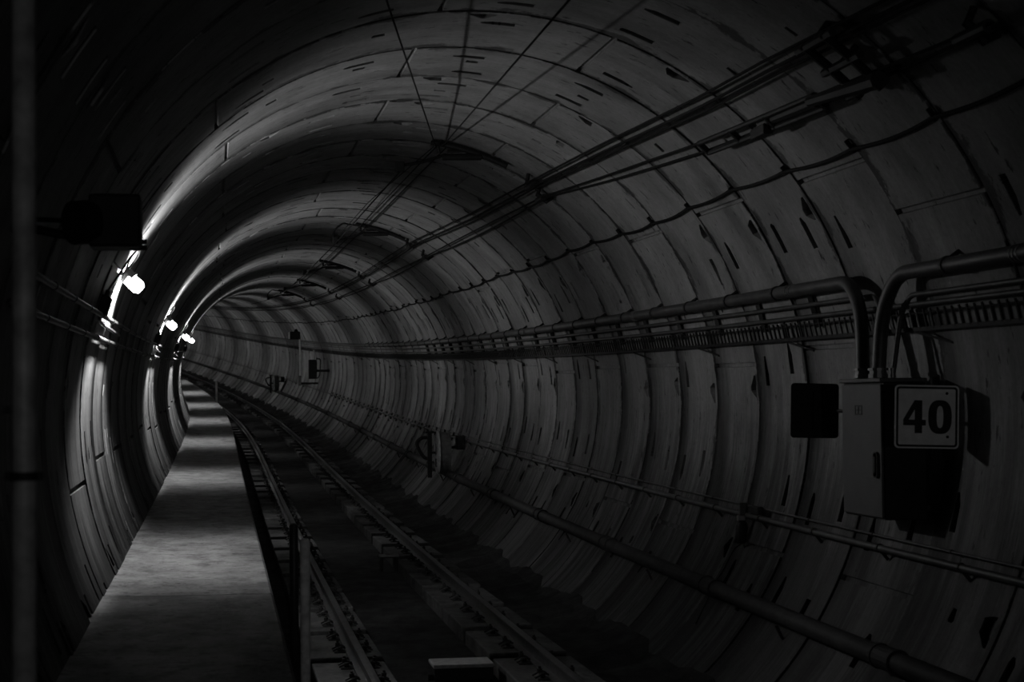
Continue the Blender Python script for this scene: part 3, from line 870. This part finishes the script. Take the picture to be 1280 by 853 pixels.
four = [(0.030, -0.098), (0.030, -0.052), (0.052, -0.052), (0.052, -0.018), (0.030, -0.018), (0.030, 0.098), (-0.016, 0.098), (-0.082, -0.016), (-0.082, -0.052), (-0.014, -0.052), (-0.014, -0.098)]
def p4(bm):
    q = [(x - 0.058, y) for x, y in four]
    # outline with its counter: two pieces so that the triangle stays open
    c = [(-0.014, -0.018), (-0.014, 0.044), (-0.050, -0.018)]
    c = [(x - 0.058, y) for x, y in c]
    prism(bm, [q[5], q[6], c[1], c[0], (q[4][0], c[0][1])][::1], FN, 0.0, 0.0015)
    prism(bm, [q[6], q[7], c[2], c[1]], FN, 0.0, 0.0015)
    prism(bm, [q[7], q[8], q[9], (q[9][0], q[9][1]), q[1], q[2], q[3], c[0], c[2]][:3] + [q[1], q[2], q[3], c[0], c[2]], FN, 0.0, 0.0015)
    prism(bm, [q[9], q[10], q[0], q[1]], FN, 0.0, 0.0015)
numeral([p4])
def ell(cx, w, h, n=32, p=2.6):
    out = []
    for k in range(n):
        a = 2 * PI * k / n; c, s_ = math.cos(a), math.sin(a)
        out.append((cx + w * math.copysign(abs(c) ** (2 / p), c), h * math.copysign(abs(s_) ** (2 / p), s_)))
    return out
numeral([lambda bm: ring_prism(bm, ell(0.078, 0.070, 0.101), ell(0.078, 0.020, 0.066), FN, 0.0, 0.0015)])
for x, y in ((0.143, 0.168), (0.150, -0.140)):
    bm = BM(); lathe(bm, [(0, 0), (0, 0.011), (0.004, 0.009), (0.004, 0)], (x, 0, y), (0, -1, 0), 12); obj('bolt', bm, M_BLACK, t)
bm = BM(); box(bm, (-0.02, 0.004, -0.15), (0.02, 0.03, 0.15), 0.003); box(bm, (-0.02, 0.01, -0.02), (0.16, 0.05, 0.02), 0.003)
tube(bm, [(0.05, 0.03, 0.0), (0.02, 0.20, 0.0), (0.0, 0.365, 0.0)], 0.016, 8); obj('mounting_arm', bm, M_BLACK, t)
t = sign_root('sign_plate', 'dark square sign plate seen from behind, left of the grey cabinet', 14.2, 2.765, 2.112, 0.06, 0.028)
bm = BM(); prism(bm, rrect(0.41, 0.44, 0.03), F, -0.004, 0.0); obj('plate', bm, M_BLACK, t)
bm = BM(); box(bm, (-0.02, -0.02, -0.15), (0.02, 0.0, 0.15), 0.003); box(bm, (0.0, -0.02, -0.02), (0.10, 0.0, 0.02), 0.003); tube(bm, [(0.06, 0.0, 0.0), (0.20, -0.58, 0.0)], 0.015, 8); obj('mounting_arm', bm, M_BLACK, t)

# hanging telephone-like fitting on the slim pipe
mu, mz = circ(MA, MIN_)
t = at('hanging_handset', 'small dark fitting hanging from the slim pipe with looped leads', 'fitting', 16.95, mu - 0.05, mz)
bm = BM(); lathe(bm, [(-0.10, 0), (-0.10, 0.035), (-0.08, 0.055), (0.06, 0.060), (0.10, 0.045), (0.12, 0.02), (0.12, 0)], (0.0, 0, -0.17), (0.12, 0, 1), 18); obj('body', bm, M_BLACK, t, smooth=True)
bm = BM(); box(bm, (-0.035, -0.04, -0.055), (0.035, 0.04, 0.0), 0.008); obj('collar', bm, M_GALV, t)
bm = BM(); box(bm, (-0.02, -0.03, 0.0), (0.06, 0.03, 0.12), 0.008); obj('hanger', bm, M_COND, t)
bm = BM(); box(bm, (0.03, -0.45, 0.02), (0.09, -0.20, 0.10), 0.01); obj('splice_box', bm, M_BLACK, t)
bm = BM(); tube(bm, smooth_pts([(0.02, -0.02, -0.28), (0.03, -0.05, -0.36), (0.06, -0.16, -0.40), (0.09, -0.22, -0.33), (0.07, -0.16, -0.27), (0.02, -0.04, -0.30)], 5), 0.006, 6); obj('lead', bm, M_CABLE, t)
def WPL(s, ang, ins): return t_MI @ PW(s, ang, ins)
t_MI = (Matrix.Translation(t.location) @ Matrix.Rotation(head(16.95), 4, 'Z')).inverted()
bm = BM(); tube(bm, smooth_pts([(0.0, 0.02, -0.28), WPL(17.05, -0.45, 0.06), WPL(17.1, -0.52, 0.05), WPL(17.2, -0.56, 0.03), WPL(17.1, -0.63, 0.03), WPL(17.0, -0.70, 0.02)], 6), 0.006, 6); obj('lead', bm, M_CABLE, t)

# hose reels
def hose_reel():
    t = thing('hose_reel', 'reel', 'hose reel', (0, 0, 0), 0, 'hose reels on the right wall')
    bm = BM(); lathe(bm, [(0.0, 0.0), (0.0, 0.40), (0.02, 0.44), (0.04, 0.45), (0.04, 0.0)], (-0.28, 0, 0), (1, 0, 0), 32); cv = obj('cover', bm, M_COVER, t)
    bm = BM(); lathe(bm, [(0.0, 0.0), (0.0, 0.42), (0.19, 0.42), (0.19, 0.45), (0.22, 0.45), (0.22, 0.0)], (-0.24, 0, 0), (1, 0, 0), 32); obj('drum', bm, M_DRUM, t)
    bm = BM(); lathe(bm, [(0.0, 0.0), (0.0, 0.12), (0.012, 0.12), (0.012, 0.0)], (-0.282, 0.02, 0.07), (-1, 0, 0), 20); obj('hub', bm, M_DRUM, cv)
    # painted letters O E low on the cover
    bm = BM()
    FL = lambda x, y, tt: Vector((-0.281 - tt, -x, y - 0.2))
    ring_prism(bm, ell(-0.12, 0.07, 0.085), ell(-0.12, 0.04, 0.055), FL, 0, 0.004)
    for lo, hi in (((0.0, -0.085), (0.035, 0.085)), ((0.035, 0.055), (0.12, 0.085)), ((0.035, -0.015), (0.10, 0.015)), ((0.035, -0.085), (0.12, -0.055))):
        prism(bm, [lo, (hi[0], lo[1]), hi, (lo[0], hi[1])], FL, 0, 0.004)
    obj('lettering', bm, M_BLACK, cv)
    bm = BM(); box(bm, (-0.46, -0.05, -0.50), (-0.37, 0.05, 0.42), 0.01); box(bm, (-0.50, -0.09, 0.40), (-0.33, 0.09, 0.44), 0.01); box(bm, (-0.40, -0.03, -0.02), (-0.27, 0.03, 0.03), 0.004); obj('stand_post', bm, M_BLACK, t)
    bm = BM(); tube(bm, smooth_pts([(-0.40, 0, 0.30), (-0.55, 0, 0.31), (-0.66, 0, 0.24), (-0.66, 0, 0.14), (-0.58, 0, -0.02), (-0.50, 0, -0.10), (-0.40, 0, -0.12)], 5), 0.035, 10); obj('hose', bm, M_BLACK, t)
    bm = BM(); box(bm, (0.12, -0.12, 0.06), (0.30, 0.12, 0.34), 0.02); obj('valve_box', bm, M_BLACK, t)
    bm = BM(); tube(bm, [(-0.03, 0, 0.1), (0.14, 0, 0.12)], 0.03, 10); tube(bm, smooth_pts([(-0.1, 0, 0.34), (0.2, 0, 0.34), (0.3, 0.0, 0.28)], 4), 0.008, 6); obj('valve_pipe', bm, M_BLACK, t)
    return t
hr = hose_reel()
hr.location = P(37.0, 2.66, 0.83); hr.rotation_euler.z = head(37.0); hr['label'] = 'round dark hose reel with scrawled pale cover, middle of the right wall'
copy_tree(hr, P(96.5, 2.70, 0.83), head(96.5), 'tiny hose reel far down the right wall near the bend')

# lamp-headed pole and box, far along the right wall
t = at('signal_pole', 'slender pale pole with a small box lamp, far down the right wall', 'signal', 79.0, 2.05, 1.38)
bm = BM(); tube(bm, [(0, 0, 0.35), (-0.02, 0, 2.05)], 0.045, 10); obj('pole', bm, M_WHITE, t)
bm = BM(); box(bm, (-0.46, -0.18, 1.93), (-0.02, 0.18, 2.26), 0.02); hd = obj('lamp_head', bm, M_BLACK, t)
bm = BM(); box(bm, (-0.50, -0.16, 1.95), (-0.455, 0.16, 2.24), 0.008); obj('pale_face', bm, M_WHITE, hd)
bm = BM(); lathe(bm, [(0, 0), (0, 0.09), (0.09, 0.06), (0.12, 0)], (-0.18, 0, 2.26), (0, 0, 1), 14); obj('cap', bm, M_BLACK, hd)
bm = BM(); box(bm, (-0.10, -0.1, -0.05), (0.02, 0.1, 0.38), 0.01); obj('base', bm, M_GALV, t)
bm = BM(); box(bm, (0.0, -0.05, 0.0), (0.75, 0.05, 0.08), 0.01); obj('wall_arm', bm, M_BLACK, t)
t = at('control_box', 'dark wall box with a side handle beside the far pale pole', 'box', 78.5, 2.55, 1.62)
bm = BM(); box(bm, (-0.20, -0.15, 0.0), (0.14, 0.15, 0.82), 0.02); obj('body', bm, M_BLACK, t)
bm = BM(); tube(bm, smooth_pts([(0.12, -0.05, 0.85), (0.26, -0.05, 0.85), (0.30, -0.05, 0.75), (0.27, -0.05, 0.2), (0.16, -0.05, 0.02)], 4), 0.022, 8); obj('handle', bm, M_BLACK, t)
bm = BM(); tube(bm, [(0.05, 0, 0.8), (0.03, 0, 1.25)], 0.03, 8); obj('conduit', bm, M_GALV, t)
bm = BM(); box(bm, (0.12, -0.05, 0.3), (UT + math.sqrt(RT ** 2 - (1.62 + 0.35 - ZT) ** 2) - 2.55 - 0.01, 0.05, 0.4), 0.005); obj('wall_bracket', bm, M_BLACK, t)

# ------------------------------------------------------------------ overhead: feeder cables and contact line
FR = [9.4 + 12.1 * k for k in range(0, 8)]
def interp(tab, s):
    if s <= tab[0][0]: (s0, a0), (s1, a1) = tab[0], tab[1]
    elif s >= tab[-1][0]: return tab[-1][1]
    else:
        for (s0, a0), (s1, a1) in zip(tab, tab[1:]):
            if s0 <= s <= s1: break
    return a0 + (a1 - a0) * (s - s0) / (s1 - s0)
BT = [(9.4, 0.905), (12.5, 0.93), (14.1, 0.935), (17.6, 0.97), (21.5, 1.0), (26.4, 1.02), (33.4, 1.075), (45.9, 1.065), (104, 1.06)]
PT = [(9.4, 0.79), (12.7, 0.81), (15.2, 0.83), (18.6, 0.88), (21.5, 0.93), (26.5, 0.94), (33.5, 0.955), (45.5, 0.96), (104, 0.985)]
def cable(name, label, tab, da, ins, r, sag, mat, group):
    t0 = PW(FR[0], interp(tab, FR[0]) + da, ins)
    pts = []
    for s in srange(9.4, 178.8, 0.605):
        ph = ((s - FR[0]) / 12.1) % 1.0
        pts.append(PW(s, interp(tab, s) + da - sag * 4 * ph * (1 - ph), ins))
    bm = BM(); tube(bm, pts, r, 8)
    return tag(obj(name, bm, mat, loc=t0, smooth=True), label, 'cable', group)
cable('feeder_cable', 'upper black cable of the three-cable bundle under the crown', BT, 0.024, 0.12, 0.012, -0.004, M_CABLE, 'feeder cables under the crown')
cable('feeder_cable', 'middle black cable of the three-cable bundle under the crown', BT, 0.002, 0.13, 0.014, 0.0, M_CABLE, 'feeder cables under the crown')
cable('feeder_cable', 'lower black cable of the three-cable bundle under the crown', BT, -0.014, 0.12, 0.012, 0.004, M_CABLE, 'feeder cables under the crown')
cable('feeder_cable', 'taut upper cable of the pair below the three-cable bundle', PT, 0.008, 0.13, 0.012, -0.008, M_CABLE, 'feeder cables under the crown')
cable('feeder_cable', 'slack lower cable of the pair below the three-cable bundle', PT, -0.004, 0.11, 0.013, 0.014, M_CABLE, 'feeder cables under the crown')
def hanger_at(name, label, s, ang, ln, group):
    t = at(name, label, 'cable hanger', s, *circ(ang, 0.0), group=group)
    MI = (Matrix.Translation(t.location) @ Matrix.Rotation(head(s), 4, 'Z')).inverted()
    bm = BM(); tube(bm, [MI @ PW(s, ang + 0.035, 0.006), MI @ PW(s, ang + 0.022, 0.12)], 0.024, 8); tube(bm, [MI @ PW(s, ang - 0.03, 0.006), MI @ PW(s, ang - 0.018, 0.12)], 0.024, 8); obj('bracket', bm, M_BLACK, t)
    bm = BM(); tube(bm, [MI @ PW(s - ln, ang + 0.004, 0.12), MI @ PW(s + ln, ang + 0.004, 0.12)], 0.040, 10); obj('insulator', bm, M_BLACK, t)
    bm = BM(); tube(bm, [MI @ PW(s, ang + 0.03, 0.10), MI @ PW(s, ang - 0.026, 0.10)], 0.030, 8); obj('yoke', bm, M_BLACK, t)
    return t
HN = ['at the dark upper right', 'by the nearest ceiling arm', 'by the second ceiling arm', 'by the third ceiling arm', 'by the fourth ceiling arm', 'by the farthest ceiling arm']
for k in range(6):
    s = FR[k]
    hanger_at('cable_hanger', 'dark hanger gripping the three-cable bundle ' + HN[k], s, interp(BT, s), 0.25, 'hangers of the cable bundle')
    hanger_at('cable_hanger', 'dark hanger gripping the cable pair ' + HN[k], s + 0.3, interp(PT, s), 0.22, 'hangers of the cable pair')
# turnbuckle on the pair
ta = 0.815
t = at('cable_tensioner', 'long dark tensioner on the cable pair at upper right', 'tensioner', 13.4, *circ(ta, 0.12))
MI = (Matrix.Translation(t.location) @ Matrix.Rotation(head(13.4), 4, 'Z')).inverted()
def AP(s): return interp(PT, s)
bm = BM()
for da in (-0.020, 0.020): tube(bm, [MI @ PW(s, AP(s) + da, 0.15) for s in (12.2, 13.0, 14.0, 15.1)], 0.022, 8)
for s in (12.2, 13.3, 14.2, 15.1): tube(bm, [MI @ PW(s, AP(s) - 0.022, 0.15), MI @ PW(s, AP(s) + 0.022, 0.15)], 0.028, 8)
obj('frame', bm, M_BLACK, t)
bm = BM(); tube(bm, [MI @ PW(12.3, AP(12.3), 0.125), MI @ PW(13.6, AP(13.6), 0.125)], [0.05, 0.035], 10); obj('insulator', bm, M_BLACK, t)
bm = BM(); box(bm, (-0.05, 0.0, -0.10), (0.03, 0.35, -0.02), 0.01); obj('weight', bm, M_BLACK, t)

# bracket that ties both cable groups to the crown
t = at('cable_bracket', 'broad dark bracket joining the two cable groups at the top right', 'bracket', 11.3, *circ(0.87, 0.0))
MI = (Matrix.Translation(t.location) @ Matrix.Rotation(head(11.3), 4, 'Z')).inverted()
for s in (11.15, 11.55):
    bm = BM(); tube(bm, [MI @ PW(s, 0.775 + 0.0175 * k, 0.165) for k in range(11)], 0.032, 6); obj('beam', bm, M_BLACK, t)
for a in (0.79, 0.865, 0.94):
    bm = BM(); tube(bm, [MI @ PW(11.0, a, 0.165), MI @ PW(11.7, a, 0.165)], 0.03, 6)
    tube(bm, [MI @ PW(11.35, a, 0.165), MI @ PW(11.35, a, 0.006)], 0.028, 6); obj('cleat', bm, M_BLACK, t)
bm = BM(); tube(bm, [MI @ PW(11.0, 0.80, 0.2), MI @ PW(12.3, 0.82, 0.17)], [0.06, 0.04], 8); obj('insulator', bm, M_BLACK, t)

# ceiling arms holding the contact line
AU, AZ = 0.15, 4.92
def ceiling_arm(label, s, loop):
    t = at('ceiling_arm', label, 'catenary arm', s, 0.68, 5.2, 'ceiling arms of the contact line')
    L = lambda u, z, dy=0.0: Vector((u - 0.68, dy, z - 5.2))
    bm = BM(); tube(bm, [L(AU, AZ), L(0.42, 4.97), L(0.70, 5.06)], 0.018, 8); obj('arm_tube', bm, M_WIRE, t)
    bm = BM(); tube(bm, [L(0.66, 5.03), L(1.12, 5.04)], [0.04, 0.045], 10)
    tube(bm, [L(0.72, 5.10), L(1.05, 5.11)], 0.02, 8); obj('insulator', bm, M_BLACK, t)
    pts = []
    for k in range(9):
        a = 1.42 - 0.30 * k / 8
        u, z = circ(a, 0.05); pts.append(L(u, z))
    bm = BM(); tube(bm, pts, 0.035, 8)
    for q in (1, 7):
        a = 1.42 - 0.30 * q / 8; u, z = circ(a, 0.006); tube(bm, [pts[q], L(u, z)], 0.02, 8)
    tube(bm, [L(1.10, 5.04), pts[7]], 0.02, 8)
    tube(bm, [L(0.60, 5.19), L(0.62, 5.08)], 0.02, 8)
    obj('ceiling_rail', bm, M_BLACK, t)
    bm = BM(); box(bm, L(AU - 0.05, AZ - 0.07, -0.06), L(AU + 0.05, AZ + 0.05, 0.06), 0.012); obj('wire_clamp', bm, M_BLACK, t)
    bm = BM(); tube(bm, [L(0.52, 5.20), L(0.76, 5.17)], 0.026, 8); tube(bm, [L(0.60, 5.17, -0.1), L(0.60, 5.17, 0.1)], 0.02, 8); obj('messenger_clamp', bm, M_BLACK, t)
    if loop:
        pts = [L(AU - 0.03, AZ), L(AU - 0.02, 5.08)]
        for k in range(12):
            a = 1.50 - 0.40 * k / 11
            u, z = circ(a, 0.07); pts.append(L(u, z))
        u, z = circ(1.085, 0.13); pts.append(L(u, z))
        bm = BM(); tube(bm, smooth_pts(pts, 4), 0.016, 8); obj('jumper_loop', bm, M_CABLE, t)
    return t
AL = ['nearest dark ceiling arm where the overhead wires meet', 'second ceiling arm with a looped jumper cable', 'third ceiling arm along the crown', 'fourth ceiling arm, small, in the bend', 'fifth ceiling arm, tiny, in the bend']
for k in range(5): ceiling_arm(AL[k], FR[k + 1], k in (1, 4))
def wire(name, label, pts, r, group):
    bm = BM(); tube(bm, pts, r, 6)
    return tag(obj(name, bm, M_WIRE, loc=pts[0]), label, 'wire', group)
g = 'overhead line wires'
wire('contact_wire', 'contact wire hung from the tips of the ceiling arms', [P(s, AU, AZ - 0.07) for s in FR[1:7]], 0.010, g)
wire('messenger_wire', 'left messenger wire of the pair along the crown', [P(s, 0.58, 5.17 - 0.02) for s in FR[1:7]], 0.009, g)
wire('messenger_wire', 'right messenger wire of the pair along the crown', [P(s, 0.70, 5.16 - 0.02) for s in FR[1:7]], 0.009, g)
wire('messenger_wire', 'faint slack wire left of the messenger pair', [P(21.5, 0.55, 5.15), P(27.5, 0.27, 5.06), P(33.6, 0.16, 4.94)], 0.006, g)
wire('anchor_wire', 'overhead wire running from the nearest arm towards the upper left', [P(21.5, 0.58, 5.15), P(12.0, -0.87, 4.89), P(9.0, -1.33, 4.81)], 0.0075, g)
wire('anchor_wire', 'overhead wire running from the nearest arm towards the top right', [P(21.5, 0.66, 5.16), P(9.5, -0.13, 4.38), P(7.5, -0.26, 4.25)], 0.0075, g)

# ------------------------------------------------------------------ light, camera, view
def add_area(name, loc, target, w, h, power):
    ld = bpy.data.lights.new(name, 'AREA'); ld.shape = 'RECTANGLE'; ld.size = w; ld.size_y = h; ld.energy = power
    o = bpy.data.objects.new(name, ld); COL.objects.link(o); o.location = loc
    o.rotation_euler = (Vector(target) - Vector(loc)).to_track_quat('-Z', 'Y').to_euler()
    return o
add_area('station_light', P(-29.5, 0.2, 1.9), P(10, 0.2, 1.9), 1.6, 0.8, 235.0)

wd = bpy.data.worlds.new('tunnel_dark'); sc.world = wd; wd.use_nodes = True
wd.node_tree.nodes['Background'].inputs[0].default_value = (0, 0, 0, 1)
wd.node_tree.nodes['Background'].inputs[1].default_value = 0.0

yaw, pitch, roll, F_PX = 0.15912, 0.03227, 0.00983, 2290.667
cd = bpy.data.cameras.new('camera'); cam = bpy.data.objects.new('camera', cd); COL.objects.link(cam)
cd.sensor_fit = 'HORIZONTAL'; cd.sensor_width = 36.0; cd.lens = F_PX / 1280 * 36.0
cd.clip_start = 0.05; cd.clip_end = 400
cy, sy, cp, sp = math.cos(yaw), math.sin(yaw), math.cos(pitch), math.sin(pitch)
r0 = Vector((cy, -sy, 0)); fw = Vector((sy * cp, cy * cp, sp)); up = Vector((-sy * sp, -cy * sp, cp))
cr, sr = math.cos(roll), math.sin(roll)
xa = r0 * cr - up * sr; ya = r0 * sr + up * cr; za = -fw
Mx = Matrix((xa, ya, za)).transposed().to_4x4(); Mx.translation = Vector((-1.97849, 0, 2.30401))
cam.matrix_world = Mx
cd.dof.use_dof = True; cd.dof.focus_distance = 26.0; cd.dof.aperture_fstop = 5.0
sc.camera = cam
sc.view_settings.view_transform = 'Standard'; sc.view_settings.look = 'None'
sc.view_settings.exposure = 0.0; sc.view_settings.gamma = 1.0; sc.view_settings.use_curve_mapping = False
sc.cycles.max_bounces = 4; sc.cycles.diffuse_bounces = 2; sc.cycles.glossy_bounces = 3
